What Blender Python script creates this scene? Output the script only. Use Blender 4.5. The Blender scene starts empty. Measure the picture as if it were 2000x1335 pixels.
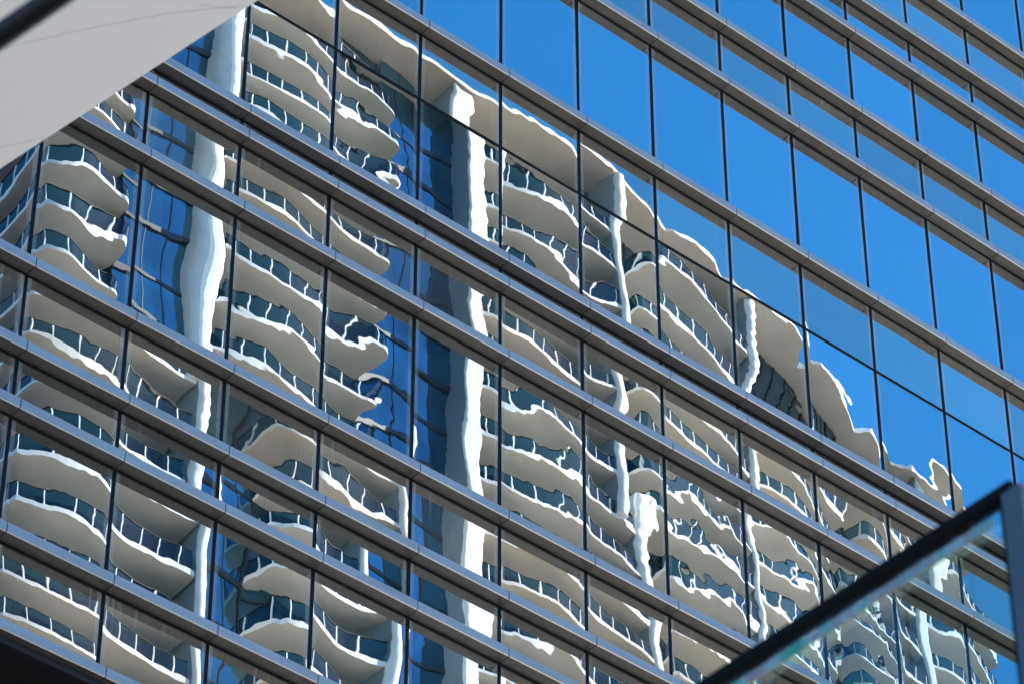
import bpy, bmesh, math, random
import numpy as np
from mathutils import Vector, Matrix

# ------------------------------------------------------------------ camera, sky, sun, exposure
SC = bpy.context.scene
COL = SC.collection
ZC = 1.7                                   # eye height above the ground
cam_d = bpy.data.cameras.new('camera')
cam = bpy.data.objects.new('camera', cam_d)
COL.objects.link(cam)
cam.location = (-25.0268, -29.3163, ZC)
cam.rotation_euler = (math.radians(90 + 40.7984), 0, -math.radians(40.7303))
cam_d.sensor_width = 36
cam_d.lens = 7321.16 / 2000 * 36
cam_d.clip_start = 0.1
cam_d.clip_end = 3000
cam_d.dof.use_dof = True
cam_d.dof.focus_distance = 62
cam_d.dof.aperture_fstop = 9.0
SC.camera = cam

SUN_DIR = Vector((0.89, 0.456, 0)).normalized()      # horizontal direction towards the sun
SUN_EL = math.radians(42)
w = bpy.data.worlds.new('World')
SC.world = w
w.use_nodes = True
wn = w.node_tree
sky = wn.nodes.new('ShaderNodeTexSky')
sky.sky_type = 'NISHITA'
sky.sun_disc = False
sky.sun_elevation = SUN_EL
sky.sun_rotation = math.atan2(SUN_DIR.x, SUN_DIR.y)
sky.air_density = 1.0
sky.dust_density = 0.2
sky.ozone_density = 3.0
hs = wn.nodes.new('ShaderNodeHueSaturation')        # clear, deep blue autumn sky
hs.inputs['Saturation'].default_value = 1.36
hs.inputs['Hue'].default_value = 0.497
wn.links.new(sky.outputs[0], hs.inputs['Color'])
wn.links.new(hs.outputs[0], wn.nodes['Background'].inputs[0])
wn.nodes['Background'].inputs[1].default_value = 0.142
sd = bpy.data.lights.new('sun', 'SUN')
sd.energy = 5.0
sd.angle = math.radians(0.5)
sd.color = (1.0, 0.95, 0.87)
sun = bpy.data.objects.new('sun', sd)
COL.objects.link(sun)
sv = Vector((SUN_DIR.x * math.cos(SUN_EL), SUN_DIR.y * math.cos(SUN_EL), math.sin(SUN_EL)))
sun.rotation_euler = sv.to_track_quat('Z', 'Y').to_euler()
sun.location = (0, 0, 300)
SC.view_settings.view_transform = 'Standard'
SC.view_settings.look = 'None'
SC.view_settings.exposure = 1.12
SC.view_settings.gamma = 1
SC.cycles.max_bounces = 14
SC.cycles.transparent_max_bounces = 24
SC.cycles.glossy_bounces = 8
SC.cycles.caustics_reflective = False
SC.cycles.caustics_refractive = False

RNG = np.random.default_rng(7)
random.seed(5)

# ------------------------------------------------------------------ helpers
def link(o, parent=None):
    COL.objects.link(o)
    if parent is not None:
        o.parent = parent
    return o

def tag(o, label=None, cat=None, group=None, kind=None):
    if label: o['label'] = label
    if cat: o['category'] = cat
    if group: o['group'] = group
    if kind: o['kind'] = kind
    return o

def empty(name, loc=(0, 0, 0)):
    o = bpy.data.objects.new(name, None)
    o.location = loc
    return link(o)

class MB:
    """collects faces; builds one mesh object"""
    def __init__(s):
        s.v, s.f, s.m = [], [], []
    def face(s, pts, m=0):
        i = len(s.v)
        s.v += [tuple(p) for p in pts]
        s.f.append(tuple(range(i, i + len(pts))))
        s.m.append(m)
    def box(s, a, b, m=0):
        (x0, y0, z0), (x1, y1, z1) = a, b
        c = [(x0, y0, z0), (x1, y0, z0), (x1, y1, z0), (x0, y1, z0), (x0, y0, z1), (x1, y0, z1), (x1, y1, z1), (x0, y1, z1)]
        i = len(s.v)
        s.v += c
        for q in ((0, 3, 2, 1), (4, 5, 6, 7), (0, 1, 5, 4), (1, 2, 6, 5), (2, 3, 7, 6), (3, 0, 4, 7)):
            s.f.append(tuple(i + k for k in q)); s.m.append(m)
    def prism(s, outline, z0, z1, m=0, mside=None):
        """outline: list of (x, y); extruded in z"""
        n = len(outline); i = len(s.v)
        s.v += [(x, y, z0) for x, y in outline] + [(x, y, z1) for x, y in outline]
        s.f.append(tuple(i + k for k in range(n))[::-1]); s.m.append(m)
        s.f.append(tuple(i + n + k for k in range(n))); s.m.append(m)
        for k in range(n):
            l = (k + 1) % n
            s.f.append((i + k, i + l, i + n + l, i + n + k)); s.m.append(m if mside is None else mside)
    def strip_x(s, profile, x0, x1, m=0):
        """closed profile of (y, z) extruded from x0 to x1"""
        n = len(profile); i = len(s.v)
        s.v += [(x0, y, z) for y, z in profile] + [(x1, y, z) for y, z in profile]
        s.f.append(tuple(i + k for k in range(n))); s.m.append(m)
        s.f.append(tuple(i + n + k for k in range(n))[::-1]); s.m.append(m)
        for k in range(n):
            l = (k + 1) % n
            s.f.append((i + k, i + n + k, i + n + l, i + l)); s.m.append(m)
    def ribbon(s, pts, z0, z1, m=0):
        for a, b in zip(pts[:-1], pts[1:]):
            s.face([(a[0], a[1], z0), (b[0], b[1], z0), (b[0], b[1], z1), (a[0], a[1], z1)], m)
    def wall(s, pts, th, z0, z1, m=0):
        """thick wall along a polyline"""
        p = [Vector(q) for q in pts]
        L, R = [], []
        for k in range(len(p)):
            d = (p[min(k + 1, len(p) - 1)] - p[max(k - 1, 0)]).normalized()
            nrm = Vector((-d.y, d.x)) * th / 2
            L.append(p[k] + nrm); R.append(p[k] - nrm)
        s.prism([tuple(q) for q in L] + [tuple(q) for q in R[::-1]], z0, z1, m)
    def build(s, name, mats, parent=None, smooth=False, loc=None):
        me = bpy.data.meshes.new(name)
        me.from_pydata(s.v, [], s.f)
        for mt in (mats if isinstance(mats, (list, tuple)) else [mats]):
            me.materials.append(mt)
        me.polygons.foreach_set('material_index', s.m)
        bm = bmesh.new(); bm.from_mesh(me)
        bmesh.ops.remove_doubles(bm, verts=bm.verts, dist=1e-5)
        bmesh.ops.recalc_face_normals(bm, faces=bm.faces)
        bm.to_mesh(me); bm.free()
        if smooth:
            me.shade_smooth()
        o = bpy.data.objects.new(name, me)
        if loc: o.location = loc
        return link(o, parent)

# ------------------------------------------------------------------ materials
def nt(name):
    m = bpy.data.materials.new(name)
    m.use_nodes = True
    return m, m.node_tree, m.node_tree.nodes['Principled BSDF']

def plain(name, col, rough=0.5, metal=0.0, var=0.06, scale=3.0, spec=0.5, stretch=None):
    m, t, p = nt(name)
    p.inputs['Roughness'].default_value = rough
    p.inputs['Metallic'].default_value = metal
    p.inputs['Specular IOR Level'].default_value = spec
    g = t.nodes.new('ShaderNodeNewGeometry')
    mp = t.nodes.new('ShaderNodeMapping')
    mp.inputs['Scale'].default_value = stretch or (1, 1, 1)
    n = t.nodes.new('ShaderNodeTexNoise')
    n.inputs['Scale'].default_value = scale
    n.inputs['Detail'].default_value = 5
    r = t.nodes.new('ShaderNodeValToRGB')
    r.color_ramp.elements[0].position = 0.3
    r.color_ramp.elements[1].position = 0.7
    r.color_ramp.elements[0].color = (*[c * (1 - var) for c in col], 1)
    r.color_ramp.elements[1].color = (*[min(1, c * (1 + var)) for c in col], 1)
    t.links.new(g.outputs['Position'], mp.inputs['Vector'])
    t.links.new(mp.outputs[0], n.inputs['Vector'])
    t.links.new(n.outputs['Fac'], r.inputs[0])
    t.links.new(r.outputs[0], p.inputs['Base Color'])
    return m

def facade_glass(name, tint, film, streak, film_col=(0.55, 0.56, 0.56), edge=0.42):
    """coated mirror glass with a thin film of dust and rain streaks"""
    m, t, p = nt(name)
    p.inputs['Base Color'].default_value = (*tint, 1)
    p.inputs['Metallic'].default_value = 1
    p.inputs['Roughness'].default_value = 0.0
    d = t.nodes.new('ShaderNodeBsdfDiffuse')
    d.inputs['Color'].default_value = (*film_col, 1)
    g = t.nodes.new('ShaderNodeNewGeometry')
    mp = t.nodes.new('ShaderNodeMapping')
    mp.inputs['Scale'].default_value = (16, 1, 0.35)
    n = t.nodes.new('ShaderNodeTexNoise')
    n.inputs['Scale'].default_value = 1.0
    n.inputs['Detail'].default_value = 6
    n.inputs['Roughness'].default_value = 0.7
    mr = t.nodes.new('ShaderNodeMapRange')
    mr.inputs['From Min'].default_value = 0.52
    mr.inputs['From Max'].default_value = 0.74
    mr.inputs['To Min'].default_value = 0
    mr.inputs['To Max'].default_value = streak
    n2 = t.nodes.new('ShaderNodeTexNoise')          # where streaks run at all
    n2.inputs['Scale'].default_value = 1.1
    n2.inputs['Detail'].default_value = 2
    mr2 = t.nodes.new('ShaderNodeMapRange')
    mr2.inputs['From Min'].default_value = 0.42
    mr2.inputs['From Max'].default_value = 0.66
    mu = t.nodes.new('ShaderNodeMath'); mu.operation = 'MULTIPLY'
    oi = t.nodes.new('ShaderNodeObjectInfo')             # no two panes have quite the same coating
    pv = t.nodes.new('ShaderNodeMapRange'); pv.inputs['To Min'].default_value = 0.84; pv.inputs['To Max'].default_value = 1.06
    pm = t.nodes.new('ShaderNodeMix'); pm.data_type = 'RGBA'; pm.blend_type = 'MULTIPLY'; pm.inputs['Factor'].default_value = 1
    pm.inputs[6].default_value = (*tint, 1)
    t.links.new(oi.outputs['Random'], pv.inputs['Value']); t.links.new(pv.outputs[0], pm.inputs[7]); t.links.new(pm.outputs[2], p.inputs['Base Color'])
    ad = t.nodes.new('ShaderNodeMath'); ad.operation = 'ADD'
    ad.inputs[1].default_value = film
    ms = t.nodes.new('ShaderNodeMixShader')
    L = t.links.new
    tc = t.nodes.new('ShaderNodeTexCoord')               # double reflection at each pane's side edges, painted as a pale band
    sx = t.nodes.new('ShaderNodeSeparateXYZ'); L(tc.outputs['Generated'], sx.inputs[0])
    e1 = t.nodes.new('ShaderNodeMath'); e1.operation = 'PINGPONG'; e1.inputs[1].default_value = 0.5
    L(sx.outputs['X'], e1.inputs[0])
    e2 = t.nodes.new('ShaderNodeMapRange'); e2.interpolation_type = 'SMOOTHSTEP'
    e2.inputs['From Min'].default_value = 0.055; e2.inputs['From Max'].default_value = 0.035
    e2.inputs['To Min'].default_value = 0.0; e2.inputs['To Max'].default_value = edge
    L(e1.outputs[0], e2.inputs['Value'])
    e3 = t.nodes.new('ShaderNodeMath'); e3.operation = 'MULTIPLY'; L(e2.outputs[0], e3.inputs[0]); L(n2.outputs['Fac'], e3.inputs[1])
    e4 = t.nodes.new('ShaderNodeMath'); e4.operation = 'ADD'; e4.use_clamp = True
    fz = t.nodes.new('ShaderNodeMapRange')               # rain runs down from the ledge above
    fz.inputs['From Min'].default_value = 0.05; fz.inputs['From Max'].default_value = 1.0
    fz.inputs['To Min'].default_value = 0.1
    L(sx.outputs['Z'], fz.inputs['Value'])
    fm = t.nodes.new('ShaderNodeMath'); fm.operation = 'MULTIPLY'
    L(g.outputs['Position'], mp.inputs['Vector']); L(mp.outputs[0], n.inputs['Vector'])
    L(g.outputs['Position'], n2.inputs['Vector'])
    L(n.outputs['Fac'], mr.inputs['Value']); L(n2.outputs['Fac'], mr2.inputs['Value'])
    L(mr.outputs[0], mu.inputs[0]); L(mr2.outputs[0], mu.inputs[1])
    L(mu.outputs[0], fm.inputs[0]); L(fz.outputs[0], fm.inputs[1]); L(fm.outputs[0], ad.inputs[0]); L(ad.outputs[0], e4.inputs[0]); L(e3.outputs[0], e4.inputs[1]); L(e4.outputs[0], ms.inputs[0])
    L(p.outputs[0], ms.inputs[1]); L(d.outputs[0], ms.inputs[2])
    L(ms.outputs[0], t.nodes['Material Output'].inputs[0])
    return m

def clear_glass(name, tint, refl=0.08, tinted_refl=(1, 1, 1)):
    m, t, p = nt(name)
    t.nodes.remove(p)
    tr = t.nodes.new('ShaderNodeBsdfTransparent'); tr.inputs[0].default_value = (*tint, 1)
    gl = t.nodes.new('ShaderNodeBsdfGlossy'); gl.inputs['Roughness'].default_value = 0.0
    gl.inputs['Color'].default_value = (*tinted_refl, 1)
    lw = t.nodes.new('ShaderNodeFresnel')
    ge = t.nodes.new('ShaderNodeNewGeometry')            # same reflectance from both sides of a face
    io = t.nodes.new('ShaderNodeMath'); io.operation = 'MULTIPLY_ADD'
    io.inputs[1].default_value = 1 / 1.5 - 1.5; io.inputs[2].default_value = 1.5
    t.links.new(ge.outputs['Backfacing'], io.inputs[0]); t.links.new(io.outputs[0], lw.inputs[0])
    ad = t.nodes.new('ShaderNodeMath'); ad.operation = 'ADD'; ad.inputs[1].default_value = refl; ad.use_clamp = True
    ms = t.nodes.new('ShaderNodeMixShader')
    t.links.new(lw.outputs[0], ad.inputs[0]); t.links.new(ad.outputs[0], ms.inputs[0])
    t.links.new(tr.outputs[0], ms.inputs[1]); t.links.new(gl.outputs[0], ms.inputs[2])
    t.links.new(ms.outputs[0], t.nodes['Material Output'].inputs[0])
    return m

def dark_window(name, base, metal=0.6, var=0.5, scale=0.35):
    """apartment glazing: tinted, reflects the sky"""
    m = plain(name, base, rough=0.02, metal=metal, var=var, scale=scale)
    return m

M_VISION = facade_glass('vision_glass', (0.64, 0.69, 0.71), 0.012, 0.20)
M_SPANDREL = facade_glass('spandrel_glass', (0.69, 0.68, 0.63), 0.06, 0.50, (0.62, 0.61, 0.59))
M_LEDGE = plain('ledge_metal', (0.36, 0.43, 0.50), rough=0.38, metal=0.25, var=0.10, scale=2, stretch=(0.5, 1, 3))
M_HIGHLIGHT = plain('chamfer_highlight', (0.62, 0.60, 0.56), rough=0.4, metal=0.3, var=0.04)  # ledge chamfer's warm highlight, put into the colour
M_ASPH = plain('asphalt', (0.06, 0.06, 0.06), rough=0.85, var=0.2)
M_LEDGE_SHADED = plain('ledge_metal_shaded', (0.125, 0.118, 0.108), rough=0.45, metal=0.2, var=0.20, scale=2.5, stretch=(0.6, 3, 1))  # ledge metal again, darkened: underside shade put into the colour
M_MULL = plain('mullion_black', (0.007, 0.009, 0.013), rough=0.5, var=0.1, spec=0.15)
M_DARK = plain('interior_dark', (0.01, 0.012, 0.016), rough=0.6, var=0.1)
M_WHITE = plain('white_render', (0.86, 0.845, 0.81), rough=0.7, var=0.04, scale=0.8)
M_WHITE_SHADED = plain('white_render_shaded', (0.66, 0.575, 0.485), rough=0.8, var=0.10, scale=0.35)  # white render with soffit shade and warm bounce light painted in
M_WIN = dark_window('apartment_glass', (0.03, 0.12, 0.20))
M_STRIP = dark_window('blue_curtain_glass', (0.09, 0.25, 0.34), metal=0.9, var=0.25, scale=0.3)
M_TEAL = dark_window('teal_curtain_glass', (0.06, 0.22, 0.34), metal=0.85, var=0.35)
M_FRAME = plain('window_frame', (0.03, 0.035, 0.04), rough=0.4, var=0.1)
M_WALLGREY = plain('apartment_wall', (0.13, 0.125, 0.12), rough=0.7, var=0.08)
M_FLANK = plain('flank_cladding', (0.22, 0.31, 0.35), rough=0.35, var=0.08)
M_RAILGLASS = clear_glass('railing_glass', (0.09, 0.32, 0.42), 0.0)
M_RAIL = plain('handrail_dark', (0.015, 0.02, 0.025), rough=0.6, spec=0.1)
M_BOUNCE = plain('bounce_pale', (0.72, 0.65, 0.55), rough=0.8, var=0.12, scale=0.5)  # pale so that it throws sunlight upwards
M_MEMB = plain('canopy_membrane', (0.84, 0.77, 0.68), rough=0.7, var=0.03, scale=1.2, stretch=(3, 0.25, 1))
_t = M_MEMB.node_tree
_tl = _t.nodes.new('ShaderNodeBsdfTranslucent'); _tl.inputs[0].default_value = (0.77, 0.78, 0.79, 1)
_mx = _t.nodes.new('ShaderNodeMixShader'); _mx.inputs[0].default_value = 0.15
_t.links.new(_t.nodes['Principled BSDF'].outputs[0], _mx.inputs[1]); _t.links.new(_tl.outputs[0], _mx.inputs[2])
_t.links.new(_mx.outputs[0], _t.nodes['Material Output'].inputs[0])
M_SEAM = plain('canopy_seam', (0.90, 0.86, 0.82), rough=0.7)
M_TUBE = plain('dark_steel', (0.007, 0.007, 0.0075), rough=0.55, spec=0.12)
M_BAR = plain('brown_steel', (0.045, 0.038, 0.036), rough=0.5)
M_POST = plain('balustrade_post', (0.22, 0.215, 0.24), rough=0.35, metal=0.5)
M_BGLASS = clear_glass('balustrade_glass', (0.86, 0.93, 0.92), 0.01)
def painted_glint(name):  # reflection under the handrail, painted as bands of colour
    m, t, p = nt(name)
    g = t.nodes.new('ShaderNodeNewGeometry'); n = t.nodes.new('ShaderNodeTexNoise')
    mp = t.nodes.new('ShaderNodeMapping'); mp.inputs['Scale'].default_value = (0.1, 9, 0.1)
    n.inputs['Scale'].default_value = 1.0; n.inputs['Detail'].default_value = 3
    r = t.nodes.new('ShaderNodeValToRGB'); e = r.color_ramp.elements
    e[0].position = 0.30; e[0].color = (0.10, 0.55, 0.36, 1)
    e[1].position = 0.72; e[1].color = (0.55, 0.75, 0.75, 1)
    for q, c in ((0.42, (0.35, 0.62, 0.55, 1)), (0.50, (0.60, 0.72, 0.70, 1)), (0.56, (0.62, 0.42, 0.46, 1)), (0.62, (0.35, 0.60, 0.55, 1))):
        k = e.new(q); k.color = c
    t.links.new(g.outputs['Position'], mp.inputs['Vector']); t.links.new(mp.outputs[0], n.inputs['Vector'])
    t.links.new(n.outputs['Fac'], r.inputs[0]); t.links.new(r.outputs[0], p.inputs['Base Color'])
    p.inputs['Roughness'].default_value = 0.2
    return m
M_GLINT = painted_glint('rail_glint_colours')
M_CONC = plain('terrace_concrete', (0.35, 0.34, 0.32), rough=0.8)

# ------------------------------------------------------------------ ground
g = MB(); g.face([(-1500, -1500, 0), (1500, -1500, 0), (1500, 1500, 0), (-1500, 1500, 0)])
tag(g.build('ground', M_ASPH), 'dark asphalt ground around the buildings', 'ground', kind='structure')
g = MB(); g.face([(15, -150, 0.004), (170, -150, 0.004), (170, -1, 0.004), (15, -1, 0.004)])  # pale patch added out of view to reflect sun onto the soffits
tag(g.build('bounce_ground', M_BOUNCE), 'unseen pale sunlit ground added to bounce light up to the soffits', 'bounce_ground', kind='structure')

# ------------------------------------------------------------------ glass office building
B = 1.5
LED_D, LED_H = 0.197, 0.145
HIGH = [('H%d' % j, 49.04 + 4.05 * (j // 2) + 1.30 * (j % 2)) for j in range(2, 16)][::-1]   # regular unseen storeys above the frame, added to lengthen the shadow
ROWS = HIGH + [('N2', 50.34), ('N1', 49.04), ('M', 46.292), ('N', 44.995), ('O', 44.079), ('P', 42.247), ('Q', 40.957), ('R', 38.205),
        ('S', 34.609), ('T', 34.154), ('U', 32.873), ('V', 30.112), ('W', 28.803), ('X', 27.908), ('Y', 26.09), ('Z', 24.77)]
ZR = {n: z + ZC for n, z in ROWS}
TR = 36.92 + ZC                                       # the transom in the tall band
K0, K1 = -40, 9  # unseen ends set for shade at left and sun on the canopy
X0, X1 = K0 * B, K1 * B

office = empty('glass_office_building', (0, 0, 0))
tag(office, 'office building clad in wavy mirror glass with thin grey metal ledges, reflecting an apartment tower', 'office building')

def ledge(z, name='ledge'):
    mb = MB()
    gap = 0.007; c = 0.012
    for k in range(K0, K1):
        a, b = k * B + gap, (k + 1) * B - gap
        prof = [(0.0, z), (-LED_D + c, z), (-LED_D, z + c), (-LED_D, z + LED_H - 0.004), (-LED_D + 0.02, z + LED_H), (0.0, z + LED_H + 0.01)]
        n0 = len(mb.f)
        mb.strip_x(prof, a, b, 0)
        mb.m[n0 + 2] = 1                              # the underside, its shade painted in
        mb.m[n0 + 3] = 3                              # lower chamfer, its highlight painted in
    mb.box((X0, -LED_D + 0.02, z + 0.012), (X1, 0, z + LED_H - 0.012), 2)
    return mb.build(name, [M_LEDGE, M_LEDGE_SHADED, M_MULL, M_HIGHLIGHT], office)
for n, z in ROWS:
    ledge(ZR[n])
gm = MB()
for n, z in ROWS:
    gm.box((X0, -0.014, ZR[n] - 0.030), (X1, 0.03, ZR[n] - 0.001))
gm.build('gasket', M_MULL, office)
# mullions: one continuous bar per grid line, standing between the ledges
for k in range(K0, K1 + 1):
    mb = MB()
    zs = [ZR[n] for n, _ in ROWS][::-1]
    for a, b in zip(zs[:-1], zs[1:]):
        mb.box((k * B - 0.022, -0.012, a + LED_H + 0.012), (k * B + 0.022, 0.08, b - 0.002))
    mb.build('mullion', M_MULL, office)
tb = MB(); tb.box((X0, -0.016, TR - 0.014), (X1, 0.08, TR + 0.014))
tb.build('transom', M_MULL, office)
cb = MB()
cb.box((X0, 0.12, ZR['Z'] + 0.2), (X1, 14, ZR['H15'] + 1.5))
cb.build('core', M_DARK, office)
pb = MB(); pb.box((X0, -0.02, ZR['H15'] + LED_H + 0.03), (X1, 0.11, ZR['H15'] + 1.5)); pb.build('parapet', M_LEDGE, office)
# the recessed storey under the lowest ledge
rb = MB()
rb.box((X0, 0.02, ZR['Z'] + 0.02), (X1, 14, ZR['Z'] + 0.18))
rb.box((X0, -0.10, ZR['Z'] - 0.10), (X1, 0.0, ZR['Z'] - 0.002))
rb.box((X0, 0.55, ZR['Z'] - 0.35), (X1, 0.62, ZR['Z'] + 0.018))
rb.build('recess_soffit', M_DARK, office)
lw = MB(); lw.box((X0, 2.2, 0), (X1, 13.9, ZR['Z'] + 0.015)); lw.build('lower_wall', M_DARK, office)

# panes: a fine grid bowed and rippled like heat-strengthened glass
def pane_mesh(name, wd, ht, mat, amp, seed, tilt=(0, 0), bow=(0, 0), ripple=1.0, aim=()):
    r = np.random.default_rng(seed)
    nx = max(8, int(wd / 0.024)); nz = max(8, int(ht / 0.024))
    u = np.linspace(-wd / 2, wd / 2, nx + 1); v = np.linspace(-ht / 2, ht / 2, nz + 1)
    U, V = np.meshgrid(u, v)
    h = tilt[0] * U + tilt[1] * V + 0.5 * bow[0] * U ** 2 + 0.5 * bow[1] * V ** 2
    for lo, hi, s, cnt in ((1.0, 2.4, 0.70e-3, 4), (0.50, 1.0, 0.28e-3, 4), (0.16, 0.34, 0.11e-3 * ripple, 6), (0.08, 0.14, 0.05e-3 * ripple, 5)):
        for _ in range(cnt):
            lam = r.uniform(lo, hi); th = r.uniform(0, math.pi)
            fx, fz = math.cos(th) / lam, math.sin(th) / lam
            h += amp * s * lam / (2 * math.pi) * np.sin(2 * math.pi * (fx * U + fz * V) + r.uniform(0, 6.283))
    # roller wave: short bands running across the pane
    lam = r.uniform(0.20, 0.32)
    env = 0.5 + 0.5 * np.sin(2 * math.pi * (U / r.uniform(1.0, 2.0)) + r.uniform(0, 6.28))
    h += amp * ripple * 0.17e-3 * lam / 6.283 * np.sin(2 * math.pi * V / lam + 1.2 * np.sin(3 * U + r.uniform(0, 6))) * env
    for (au, av, su, sv_) in aim:
        gz, gx = np.gradient(h, v, u)
        wgt = np.exp(-((U - au) ** 2 + (V - av) ** 2) / 0.2 ** 2)
        if su is not None: h += (su - (gx * wgt).sum() / wgt.sum()) * U
        if sv_ is not None: h += (sv_ - (gz * wgt).sum() / wgt.sum()) * V
    # the pinched edge where the glass is clamped
    ed = wd / 2 - np.abs(U)
    h += 0.5 * 0.0032 * 0.055 * np.exp(-ed / 0.055) * r.uniform(0.4, 1.3)
    co = np.stack([U, h, V], -1).reshape(-1, 3)
    i = np.arange((nx + 1) * (nz + 1)).reshape(nz + 1, nx + 1)
    q = np.stack([i[:-1, :-1], i[:-1, 1:], i[1:, 1:], i[1:, :-1]], -1).reshape(-1, 4)
    me = bpy.data.meshes.new(name)
    me.vertices.add(len(co)); me.vertices.foreach_set('co', co.ravel())
    me.loops.add(q.size); me.loops.foreach_set('vertex_index', q.ravel())
    me.polygons.add(len(q)); me.polygons.foreach_set('loop_start', np.arange(len(q)) * 4)
    me.polygons.foreach_set('loop_total', np.full(len(q), 4))
    me.update(calc_edges=True)
    me.shade_smooth()
    me.materials.append(mat)
    return me

# glass bands between the ledges: (kind, bottom, top, name)
BANDS = []
order = [n for n, _ in ROWS][::-1]
for a, b in zip(order[:-1], order[1:]):
    zb, zt = ZR[a] + LED_H + 0.012, ZR[b] - 0.004
    if (a, b) == ('S', 'R'):
        BANDS.append(('SR', 'vision', zb, TR - 0.012)); BANDS.append(('TR', 'spandrel', TR + 0.012, zt)); continue
    kind = 'spandrel' if (a, b) in (('Z', 'Y'), ('W', 'V'), ('U', 'T'), ('Q', 'P'), ('N', 'M'), ('N1', 'N2')) or (a[0] == 'H' and int(a[1:]) % 2 == 0) else 'vision'
    BANDS.append((a + b, kind, zb, zt))

FW = Vector((math.sin(.71088) * math.cos(.71206), math.cos(.71088) * math.cos(.71206), math.sin(.71206)))
RT = Vector((math.cos(.71088), -math.sin(.71088), 0)); UP = RT.cross(FW)
def in_frame(x, z, mg=0.02):
    d = Vector((x, 0, z)) - Vector(cam.location)
    c = d.dot(FW)
    return abs(d.dot(RT) / c) < (1000 + 40) / 7321 and abs(d.dot(UP) / c) < (667 + 40) / 7321

PANE_TUNE = {('VU', -4): dict(amp=0.8, bow=(0.0003, 0.0)), ('SR', 0): dict(amp=1.0), ('VU', 2): dict(amp=1.9), ('VU', 3): dict(amp=1.6), ('SR', 5): dict(amp=1.6), ('VU', -2): dict(amp=0.8), ('VU', -5): dict(amp=0.7), ('XW', 5): dict(amp=2), ('VU', 4): dict(amp=1.8), ('YX', 3): dict(amp=2)}
# small lean of single panes at one spot (u, v, slope across, slope up), read off the broken reflections
PANE_AIM = {
    ('SR', -4): [(0.3, -0.43, 0.00047, None)],
    ('UT', -4): [(0.24, 0.09, 0.00137, None)],
    ('VU', -4): [(0.33, 0.19, -3e-05, None)],
    ('WV', -4): [(0.45, 0.26, 0.00055, None), (-0.08, 0.38, None, -0.00033)],
    ('XW', -4): [(0.42, 0.05, 0.001, None)],
    ('YX', -4): [(0.56, 0.46, -0.00126, None), (-0.1, 0.61, None, -0.00098)],
    ('ZY', -4): [(0.62, 0.25, -0.00223, None), (-0.13, -0.16, None, -0.00019)],
    ('SR', -1): [(0.43, -0.13, -0.00175, None)],
    ('UT', -1): [(0.28, -0.15, 0.00031, None)],
    ('VU', -1): [(0.18, 0.37, 0.00174, None)],
    ('WV', -1): [(0.27, 0.05, 0.00044, None)],
    ('XW', -1): [(0.24, 0.07, 0.00089, None)],
    ('YX', -1): [(0.22, 0.54, 0.00112, None)],
    ('SR', 1): [(0.03, 0.15, -0.00081, None), (-0.34, 0.02, None, 0.00059)],
    ('UT', 1): [(-0.01, -0.12, -0.00025, None)],
    ('VU', 1): [(0.28, 0.42, 2e-05, None), (-0.26, 0.55, None, 2e-05)],
    ('WV', 1): [(0.45, 0.15, -0.00208, None)],
    ('SR', 3): [(-0.00, 0.95, None, 0.0), (-0.31, -0.35, -0.00113, None)],
    ('UT', 3): [(-0.38, -0.02, -0.00031, None)],
    ('UT', -2): [(0.48, -0.22, 0.00031, None), (0.09, 0.11, None, -0.00031)],
    ('VU', -2): [(0.44, 0.73, 0.00092, None), (-0.07, 0.48, None, 0.00105)],
    ('WV', -2): [(0.65, -0.15, -0.00213, None), (0.09, -0.38, None, -0.00052)],
    ('SR', -2): [(0.45, 0.67, -1e-05, None), (-0.15, 0.62, None, 0.00225)],
    ('VU', -5): [(0.68, 0.38, 0.00039, None), (-0.01, -0.18, None, 0.00021)],
    ('VU', 5): [(-0.12, 0.58, -0.00063, None)],
    ('VU', -3): [(-0.04, 0.5, None, 0.00086)],
    ('VU', 0): [(0.01, 0.65, None, -0.00091)],
    ('SR', -3): [(-0.07, 0.25, None, -0.00131)],
    ('SR', 0): [(0.04, 0.25, None, -0.00154)],
    ('SR', 2): [(-0.08, 0.08, None, 0.00054)],
    ('YX', -5): [(-0.09, 0.4, None, 0.00168)],
    ('YX', -3): [(0.18, 0.67, None, -0.00185)],
    ('WV', -5): [(-0.07, 0.46, None, -0.00122)],
    ('WV', -3): [(0.24, 0.33, None, 0.0001)],
    ('ZY', -5): [(0.14, -0.43, None, 0.00345)],
    ('WV', 0): [(-0.07, 0.3, None, 0.00024)],
    ('XW', 0): [(-0.08, -0.13, None, 0.0004)],
    ('XW', -3): [(0.45, -0.11, None, 0.00036)],
    ('YX', -2): [(-0.02, 0.73, None, -0.0027)],
    ('XW', -2): [(0.11, -0.11, None, 0.0004)],
    ('TR', -2): [(0.09, 0.18, None, 0.0)],
    ('TR', -1): [(0.00, 0.28, None, 0.0)],
    ('TR', 0): [(0.05, 0.32, None, 0.0)],
    ('TR', 1): [(0.19, 0.03, None, 0.0)],
    ('TR', 2): [(-0.10, -0.42, None, 0.0)],
    ('SR', 4): [(-0.07, 0.21, None, 0.0)],
    ('SR', 5): [(0.09, -0.59, None, 0.0)],
}
rest = {'vision': MB(), 'spandrel': MB()}
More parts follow.
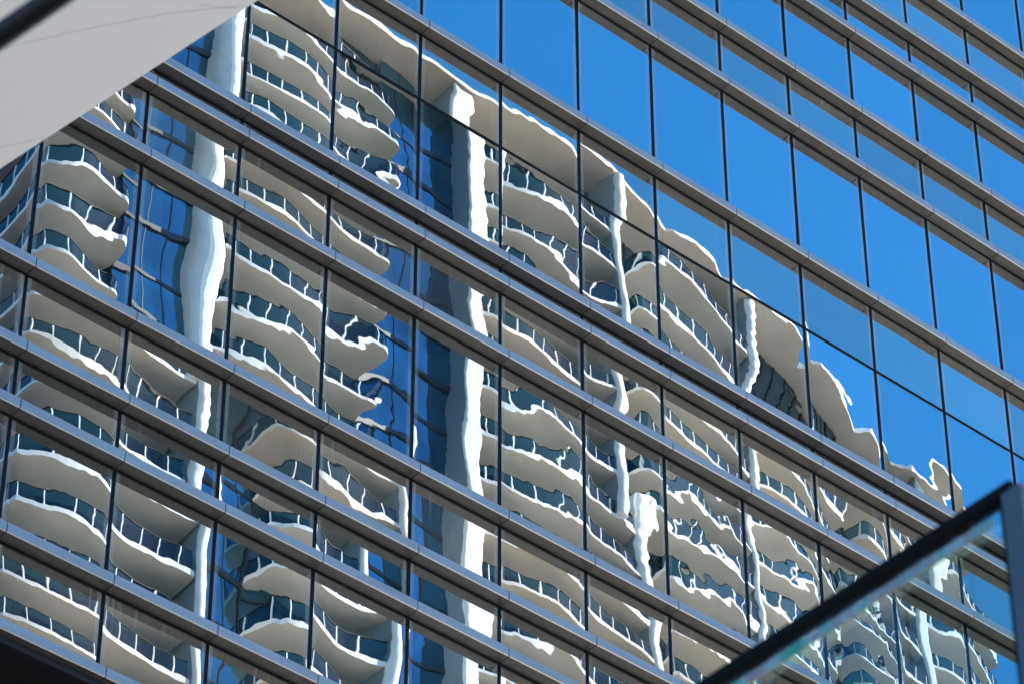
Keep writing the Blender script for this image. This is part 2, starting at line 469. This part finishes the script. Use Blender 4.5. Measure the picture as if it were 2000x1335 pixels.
for bi, (bn, kind, zb, zt) in enumerate(BANDS):
    for k in range(K0, K1):
        xa, xb = k * B + 0.020, (k + 1) * B - 0.020
        vis = any(in_frame(x, z) for x in (xa, (xa + xb) / 2, xb) for z in (zb, (zb + zt) / 2, zt))
        mat = M_VISION if kind == 'vision' else M_SPANDREL
        if not vis:
            rest[kind].face([(xa, 0.01, zb), (xb, 0.01, zb), (xb, 0.01, zt), (xa, 0.01, zt)])
            continue
        seed = 1000 + bi * 97 + (k + 50) * 13
        r = np.random.default_rng(seed + 5)
        amp = r.choice([0.6, 0.8, 0.95, 1.1, 1.35], p=[.25, .25, .25, .15, .1])
        tilt = list(r.normal(0, 0.0020, 2)); bow = list(r.normal(0, 0.0011, 2))
        tn = PANE_TUNE.get((bn, k), {})
        amp = tn.get('amp', amp); tilt = tn.get('tilt', tilt); bow = tn.get('bow', bow)
        if kind == 'spandrel': amp *= 0.8
        nm = 'spandrel_panel' if kind == 'spandrel' else ('window_pane' if zt - zb > 1 else 'clerestory_pane')
        me = pane_mesh(nm, xb - xa, zt - zb, mat, amp, seed, tilt, bow, aim=PANE_AIM.get((bn, k), ()))
        o = bpy.data.objects.new(nm, me)
        o.location = ((xa + xb) / 2, 0.0, (zb + zt) / 2)
        link(o, office)
for kind, mat in (('vision', M_VISION), ('spandrel', M_SPANDREL)):
    o = rest[kind].build('outer_glazing', mat, office); o['kind'] = 'stuff'

# ------------------------------------------------------------------ apartment tower facing the glass
# plan: x along the street, w = distance from the glass wall (the tower stands at y = -w)
tower = empty('apartment_tower', (70, -88, 0))
tag(tower, 'tall white apartment tower with curved balconies and glass railings, opposite the mirror glass', 'apartment tower')
TO = Vector((70, -88, 0))
class TB(MB):
    """MB in plan coordinates (x, w, z), built relative to the tower's base"""
    def build(s, name, mats, parent=None, smooth=False, up=None):
        s.v = [(x - TO.x, -ww - TO.y, z) for x, ww, z in s.v]
        if up is not None:
            s.v = [(x, y, z - up) for x, y, z in s.v]
        o = MB.build(s, name, mats, parent if parent is not None else tower, smooth)
        if up is not None: o.location.z = up
        return o

FX = [30, 73, 78, 82.5, 86, 90.4, 96, 100.6, 107, 116, 130]
FW_ = [76, 76.2, 78.0, 78.5, 79.1, 80.2, 82.0, 84.0, 85.2, 88.5, 96]
def F(x): return float(np.interp(x, FX, FW_))
DEP = 1.95
ZTOP = 131.88 + ZC
FLH = 2.73
ZROOF = 135.9 + ZC                                   # underside of the roof slab
NF = 18                                              # storeys built in full; plain ones below
SPLIT = 9                                            # storeys above this carry the upper plan (left part)
SPLITR = 7                                           # the same for the right part
# bays (x0, x1, left end, right end): 'tip' = free rounded end, 'fin' = runs into a fin wall
UPPER = [(38.6, 43.2, 'wrap', 'tip'), (48.2, 58.5, 'fin', 'tip'), (64.0, 72.7, 'fin', 'fin'), (75.6, 84.8, 'tip', 'fin'), (85.8, 94.0, 'fin', 'tip'), (95.5, 103.0, 'tip', 'fin'), (104.0, 112.0, 'fin', 'tip')]
LOWER = [(38.4, 47.4, 'wrap', 'fin'), (52.0, 58.4, 'tip', 'fin'), (64.0, 74.4, 'fin', 'fin'), (77.4, 84.8, 'tip', 'fin'), (86.0, 94.0, 'fin', 'tip'), (96.5, 103.0, 'tip', 'fin'), (104.2, 113.0, 'fin', 'tip')]

def front(x0, x1, le, re, out=0.0, n=26, bulge=0.35, s=0.30):
    """front edge of a bay in plan, rounded at free ends"""
    pts = []
    for i in range(n + 1):
        t = i / n
        x = x0 + (x1 - x0) * t
        ww = F(x) - bulge * math.sin(math.pi * t) - s * math.sin(2 * math.pi * t) - out
        pts.append((x, ww))
    if le == 'tip':
        R = 0.5; x, ww = pts[0]
        pts = [(x, F(x0) + DEP - 0.01)] + [(x + R * (1 - math.sin(a)), ww + R * (1 - math.cos(a))) for a in np.linspace(math.pi / 2, 0, 6)] + [p for p in pts if p[0] > x + R + .05]
    if le == 'wrap':                                 # carries on round the corner
        R = 0.25; x, ww = pts[0]; ww += 0.35
        pts = [(x, 92), (x, 84)] + [(x + R * (1 - math.sin(a)), ww + R * (1 - math.cos(a))) for a in np.linspace(math.pi / 2, 0, 6)] + [p for p in pts if p[0] > x + R + .05]
    if re == 'tip':
        R = 0.5; x, ww = pts[-1]
        pts = [p for p in pts if p[0] < x - R - .05] + [(x - R * (1 - math.sin(a)), ww + R * (1 - math.cos(a))) for a in np.linspace(0, math.pi / 2, 6)] + [(x, F(x1) + DEP - 0.01)]
    return pts

def balcony(bay, zf):
    """slab > railing"""
    x0, x1, le, re = bay
    fr = front(x0, x1, le, re)
    back = [(x1 - 0.001, F(x1) + DEP + 0.3), (x0 + 0.001, F(x0) + DEP + 0.3)]
    if le == 'wrap': back = [(x1 - 0.001, F(x1) + DEP + 0.3), (x0 + 2.9, F(x1) + DEP + 0.3), (x0 + 2.9, 92)]
    mb = TB()
    n0 = len(mb.f)
    mb.prism(fr + back, zf, zf + 0.24, 0, 0)
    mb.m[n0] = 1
    slab = mb.build('balcony', [M_WHITE, M_WHITE_SHADED], tower, up=zf)
    rl = front(x0, x1, le, re, out=-0.10)
    rl = [(min(max(x, x0 + 0.1), x1 - 0.1), ww) for x, ww in rl]
    rl = [q for k, q in enumerate(rl) if k == 0 or (Vector(q) - Vector(rl[k - 1])).length > 1e-3]
    mb = TB()
    mb.ribbon(rl, zf + 0.30, zf + 1.16, 0)
    mb.wall(rl, 0.06, zf + 1.165, zf + 1.205, 1)
    # posts about every 1.1 m
    P = [Vector(q) for q in rl]; d = 0; nxt = 0.5
    for a, b in zip(P[:-1], P[1:]):
        L = (b - a).length
        while L > 0 and nxt <= d + L:
            q = a + (b - a) * ((nxt - d) / L)
            mb.box((q.x - 0.033, q.y - 0.03, zf + 0.24), (q.x + 0.033, q.y + 0.05, zf + 1.15), 2)
            nxt += 1.12
        d += L
    ob = mb.build('railing', [M_RAILGLASS, M_RAIL, M_WHITE], slab)
    # parented to the slab: keep it where it is
    ob.location = (0, 0, -zf)
    return slab

def copy_balcony(src, z):
    c = src.copy(); COL.objects.link(c); c.location.z = z
    for ch in src.children:
        d = ch.copy(); COL.objects.link(d); d.parent = c
    return c

firsts = {}
for i in range(NF):
    zf = ZTOP - FLH * i
    bays = [b for b in UPPER if i < (SPLIT if b[0] < 62 else SPLITR)] + [b for b in LOWER if i >= (SPLIT if b[0] < 62 else SPLITR)]
    for b in bays:
        if i == 0 and b[0] > 84: continue            # double-height roof terraces
        if b in firsts: copy_balcony(firsts[b], zf)
        else: firsts[b] = balcony(b, zf)

# back walls of the bays: glazing with frames and some solid wall, storey by storey in one mesh per bay
def bay_wall(bay, i0, i1, seed):
    x0, x1, le, re = bay
    if le == 'wrap': x0 += 2.7
    r = random.Random(seed)
    mb = TB()
    ztop, zbot = (ZROOF - 0.03 if i0 == 0 else ZTOP - FLH * i0 + FLH + 0.05), ZTOP - FLH * (i1 - 1)
    n = max(2, round((x1 - x0) / 1.35))
    xs = [x0 + (x1 - x0) * j / n for j in range(n + 1)]
    solid = set(j for j in range(n) if r.random() < 0.10)
    for j in range(n):
        a, b = (xs[j], F(xs[j]) + DEP), (xs[j + 1], F(xs[j + 1]) + DEP)
        mb.ribbon([a, b], zbot, ztop, 2 if j in solid else 0)
    for j in range(n + 1):
        w0 = F(xs[j]) + DEP
        mb.box((xs[j] - 0.05, w0 - 0.07, zbot), (xs[j] + 0.05, w0 + 0.02, ztop), 1)
    for i in range(i0, i1):
        zf = ZTOP - FLH * i
        mb.wall([(x, F(x) + DEP - 0.05) for x in xs], 0.05, zf + 2.2, zf + 2.28, 1)
    if le == 'wrap':                                 # the flank behind the wrapped balcony
        for j in range(9):
            w0 = 78.7 + 1.4 * j
            mb.ribbon([(x0 - 0.1, w0), (x0 - 0.1, w0 + 1.4)], zbot, ztop, 2 if j % 4 == 1 else 0)
            mb.box((x0 - 0.16, w0 - 0.05, zbot), (x0 - 0.09, w0 + 0.05, ztop), 1)
    mb.build('window_wall', [M_WIN, M_FRAME, M_WALLGREY], tower)
for b in UPPER: bay_wall(b, 0, SPLIT if b[0] < 62 else SPLITR, hash(round(b[0] * 10)))
for b in LOWER: bay_wall(b, SPLIT if b[0] < 62 else SPLITR, NF, hash(round(b[0] * 10)))

# recessed glazed strips between the bays
def strip(x0, x1, i0, i1, mat, rec=2.0):
    mb = TB()
    ztop, zbot = (ZROOF - 0.02 if i0 == 0 else ZTOP - FLH * i0 + FLH), ZTOP - FLH * (i1 - 1) - 0.4
    w0, w1 = F(x0) + rec, F(x1) + rec
    mb.face([(x0, w0, zbot), (x1, w1, zbot), (x1, w1, ztop), (x0, w0, ztop)], 0)
    n = max(2, round((x1 - x0) / 1.3))
    for j in range(1, n):
        t = j / n; x = x0 + (x1 - x0) * t; ww = w0 + (w1 - w0) * t
        mb.box((x - 0.03, ww - 0.03, zbot), (x + 0.03, ww, ztop), 1)
    for i in range(i0, i1):
        zf = ZTOP - FLH * i
        mb.wall([(x0, w0 - 0.04), (x1, w1 - 0.04)], 0.08, zf - 0.12, zf + 0.12, 1)
    mb.build('glazed_strip', [mat, M_FRAME], tower)
strip(43.2, 46.9, 0, SPLIT, M_STRIP, 0.9)
strip(58.5, 62.8, 0, SPLIT, M_TEAL, 1.5)
strip(73.4, 75.6, 0, SPLITR, M_STRIP)
strip(94.0, 95.5, 0, SPLITR, M_STRIP)
strip(48.2, 52.0, SPLIT, NF, M_STRIP)
strip(59.0, 62.8, SPLIT, NF, M_TEAL, 1.5)
strip(75.1, 77.4, SPLITR, NF, M_STRIP)
strip(94.0, 96.5, SPLITR, NF, M_STRIP)

def fin(x0, x1, i0, i1, fr=-0.25, depth=3.0, rnd=0.25, ztop=None, clad=1):
    w0 = F((x0 + x1) / 2) + fr
    zt = ztop if ztop else (ZROOF - 0.12 if i0 == 0 else ZTOP - FLH * i0 + FLH - 0.01)
    zb = ZTOP - FLH * (i1 - 1) - (0.0 if i1 < NF else 3)
    if i1 in (SPLIT, SPLITR): zb -= FLH - 0.25
    r = min(rnd, (x1 - x0) / 2 - 0.01)
    o = [(x0, w0 + depth)] + [(x0 + r - r * math.cos(a), w0 + r - r * math.sin(a)) for a in np.linspace(0, math.pi / 2, 7)] \
        + [(x1 - r + r * math.sin(a), w0 + r - r * math.cos(a)) for a in np.linspace(0, math.pi / 2, 7)] + [(x1, w0 + depth)]
    mb = TB(); mb.prism(o, zb, zt)
    n0 = len(mb.f) - len(o)
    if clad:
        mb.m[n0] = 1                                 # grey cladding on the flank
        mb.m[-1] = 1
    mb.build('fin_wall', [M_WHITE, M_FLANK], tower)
fin(46.8, 48.2, 0, SPLIT, rnd=0.68, clad=0)
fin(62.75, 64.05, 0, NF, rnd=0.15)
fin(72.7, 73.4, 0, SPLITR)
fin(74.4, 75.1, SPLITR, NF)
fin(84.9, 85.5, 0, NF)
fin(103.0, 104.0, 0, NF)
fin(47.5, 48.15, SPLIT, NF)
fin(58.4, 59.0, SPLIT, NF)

# roof slab with its scalloped overhang
ro = []
for x in np.linspace(38.0, 70.5, 18): ro.append((x, 75.8))
for q in ((71.5, 75.9), (73.0, 76.25), (74.3, 76.7), (76.2, 77.3), (77.9, 78.0), (78.3, 77.75), (79.8, 77.65), (81.4, 78.1), (82.6, 78.9), (83.4, 78.5), (85.8, 78.7), (88.2, 79.1), (90.2, 79.9), (91.0, 80.8), (91.8, 80.3), (94.0, 80.9), (95.8, 81.7), (97.4, 82.8), (98.2, 82.5), (100.6, 83.6), (101.4, 84.4), (102.2, 83.6), (105, 83.6), (106.6, 84.1), (108, 85.4), (113, 87.5)):
    ro.append(q)
ro[0] = (38.0, 75.7)
mb = TB()
n0 = len(mb.f)
mb.prism([(x, ww) for x, ww in ro] + [(113, 108), (38, 100)], ZROOF, ZROOF + 0.28)
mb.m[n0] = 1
mb.build('roof', [M_WHITE, M_WHITE_SHADED], tower)
# body of the tower behind the bays, and the plain storeys below
mb = TB()
body = [(41.3, 78.6), (73, 78.6)] + [(x, F(x) + DEP + 0.5) for x in (78, 82.5, 88, 94, 100, 107, 112)] + [(112, 106), (41.3, 98)]
mb.prism(body, 0, ZROOF - 0.02)
mb.build('tower_body', M_WALLGREY, tower)
mb = TB()
zlow = ZTOP - FLH * NF
n = int(zlow // FLH)
for j in range(n):
    zf = zlow - FLH * j
    fr = [(x, F(x)) for x in np.linspace(38.4, 112, 24)]
    mb.prism(fr + [(112, 100), (38.4, 100)], zf, zf + 0.24)
o = mb.build('lower_storeys', M_WHITE, tower)

# ------------------------------------------------------------------ canopy between the camera and the building
_t = M_SEAM.node_tree
_tl = _t.nodes.new('ShaderNodeBsdfTranslucent'); _tl.inputs[0].default_value = (0.77, 0.77, 0.77, 1)
_mx = _t.nodes.new('ShaderNodeMixShader'); _mx.inputs[0].default_value = 0.75
_t.links.new(_t.nodes['Principled BSDF'].outputs[0], _mx.inputs[1]); _t.links.new(_tl.outputs[0], _mx.inputs[2])
_t.links.new(_mx.outputs[0], _t.nodes['Material Output'].inputs[0])
canopy = empty('canopy', (-21, -18, 0))
tag(canopy, 'pale grey fabric canopy seen from below at the upper left, with faint seams', 'canopy')
CZ = 13 + ZC
def edge_x(y): return -18.024 + (y - (-17.229)) * (-0.14812)
cv, cf = [], []
NXc, NYc = 24, 40
def sag(t, s_): return 0.06 * math.sin(math.pi * t) * math.sin(math.pi * s_)
for j in range(NYc + 1):
    y = -25 + 11 * j / NYc
    for i in range(NXc + 1):
        t = i / NXc
        x = edge_x(y) - 6 * t
        cv.append((x + 21, y + 18, CZ - sag(t, j / NYc)))
for j in range(NYc):
    for i in range(NXc):
        a = j * (NXc + 1) + i
        cf.append((a, a + 1, a + NXc + 2, a + NXc + 1))
me = bpy.data.meshes.new('membrane'); me.from_pydata(cv, [], cf)
me.materials.append(M_MEMB); me.shade_smooth()
link(bpy.data.objects.new('membrane', me), canopy)
def seam(pts, wd=0.02):
    mb = MB()
    P = [Vector(p) for p in pts]
    n = 24; Q = [P[0].lerp(P[1], k / n) if len(P) == 2 else ((1 - k / n) ** 2 * P[0] + 2 * (1 - k / n) * (k / n) * P[1] + (k / n) ** 2 * P[2]) for k in range(n + 1)]
    for a, b in zip(Q[:-1], Q[1:]):
        d = (b - a).normalized(); nn = Vector((-d.y, d.x)) * wd / 2
        zz = []
        for q in (a + nn, b + nn, b - nn, a - nn):
            t = (edge_x(q.y) - q.x) / 6; s_ = (q.y + 25) / 11
            zz.append((q.x + 21, q.y + 18, CZ - sag(t, s_) - 0.004))
        mb.face(zz)
    mb.build('seam', M_SEAM, canopy)
seam([(-18.55, -17.899), (-18.279, -18.329)], 0.005)
seam([(-18.279, -18.329), (-18.036, -18.665)], 0.005)
seam([(-18.036, -18.665), (-17.787, -18.947)], 0.005)
seam([(-17.984, -18.8), (-17.87, -18.854)], 0.005)
seam([(-17.87, -18.854), (-17.794, -18.915)], 0.005)
seam([(-18.133, -17.342), (-18.055, -17.453)], 0.005)
seam([(-18.055, -17.453), (-17.989, -17.563)], 0.005)
for (x, y) in ((-23.7, -24.7), (-23.3, -14.3)):
    o = [(x + 21 + 0.11 * math.cos(a), y + 18 + 0.11 * math.sin(a)) for a in np.linspace(0, 2 * math.pi, 17)[:-1]]
    m1 = MB(); m1.prism(o, 0, CZ - 0.02); m1.build('mast', M_TUBE, canopy)

# dark tube frame close overhead
def tube(mb, a, b, r, n=14):
    a, b = Vector(a), Vector(b)
    d = (b - a).normalized(); u = d.orthogonal().normalized(); v = d.cross(u)
    i = len(mb.v)
    for p in (a, b):
        for k in range(n):
            t = 2 * math.pi * k / n
            mb.v.append(tuple(p + (u * math.cos(t) + v * math.sin(t)) * r))
    for k in range(n):
        l = (k + 1) % n
        mb.f.append((i + k, i + l, i + n + l, i + n + k)); mb.m.append(0)
    mb.f.append(tuple(range(i, i + n))[::-1]); mb.m.append(0)
    mb.f.append(tuple(range(i + n, i + 2 * n))); mb.m.append(0)
fr = empty('tube_frame', (-22.55, -24.9, 0))
tag(fr, 'dark round steel tube crossing the top left corner close overhead', 'steel frame')
TZ = 5.0 + ZC
m1 = MB(); tube(m1, (-1.259, 9, TZ), (0.897, -6.4, TZ), 0.024); m1.build('crossbar', M_BAR, fr, True)
for yy, xx in ((8.9, -1.245), (-6.3, 0.883)):
    m1 = MB(); tube(m1, (xx, yy, 0), (xx, yy, TZ - 0.024), 0.024); m1.build('leg', M_BAR, fr, True)

# raised terrace with its glass balustrade
HZ = 5.0 + ZC
bal = empty('glass_balustrade', (-20.12, -17, HZ - 1.1))
tag(bal, 'clear glass balustrade with dark handrail and grey end post, at the lower right', 'balustrade')
m1 = MB(); tube(m1, (0, -8.26, 1.1), (0, 9.0, 1.1), 0.0235, 18); m1.build('handrail', M_TUBE, bal, True)
m1 = MB(); m1.box((-0.006, -8.225, 0.03), (0.006, -4.5, 1.078)); m1.build('glass_panel', M_BGLASS, bal)
m1 = MB(); m1.box((-0.006, -4.47, 0.03), (0.006, 9.0, 1.078)); m1.build('glass_panel', M_BGLASS, bal)
m1 = MB(); m1.box((-0.012, -8.20, 1.030), (-0.0062, -4.5, 1.054)); m1.build('painted_glint_strip', M_GLINT, bal)  # added strip that carries the painted reflection below the rail
m1 = MB(); m1.box((-0.012, -8.242, 0.02), (0.012, -8.228, 1.076)); m1.build('gasket', M_TUBE, bal)
m1 = MB(); m1.box((-0.022, -8.30, 0.0), (0.022, -8.244, 1.085)); m1.build('post', M_POST, bal)
ter = MB()
ter.box((-20.3, -25.5, HZ - 1.4), (-12.0, -8, HZ - 1.102))
for x, y in ((-13, -24), (-13, -10), (-19.4, -10)):
    ter.box((x - .2, y - .2, 0), (x + .2, y + .2, HZ - 1.4))
tag(ter.build('terrace', M_CONC), 'raised concrete terrace that carries the glass balustrade', 'terrace')
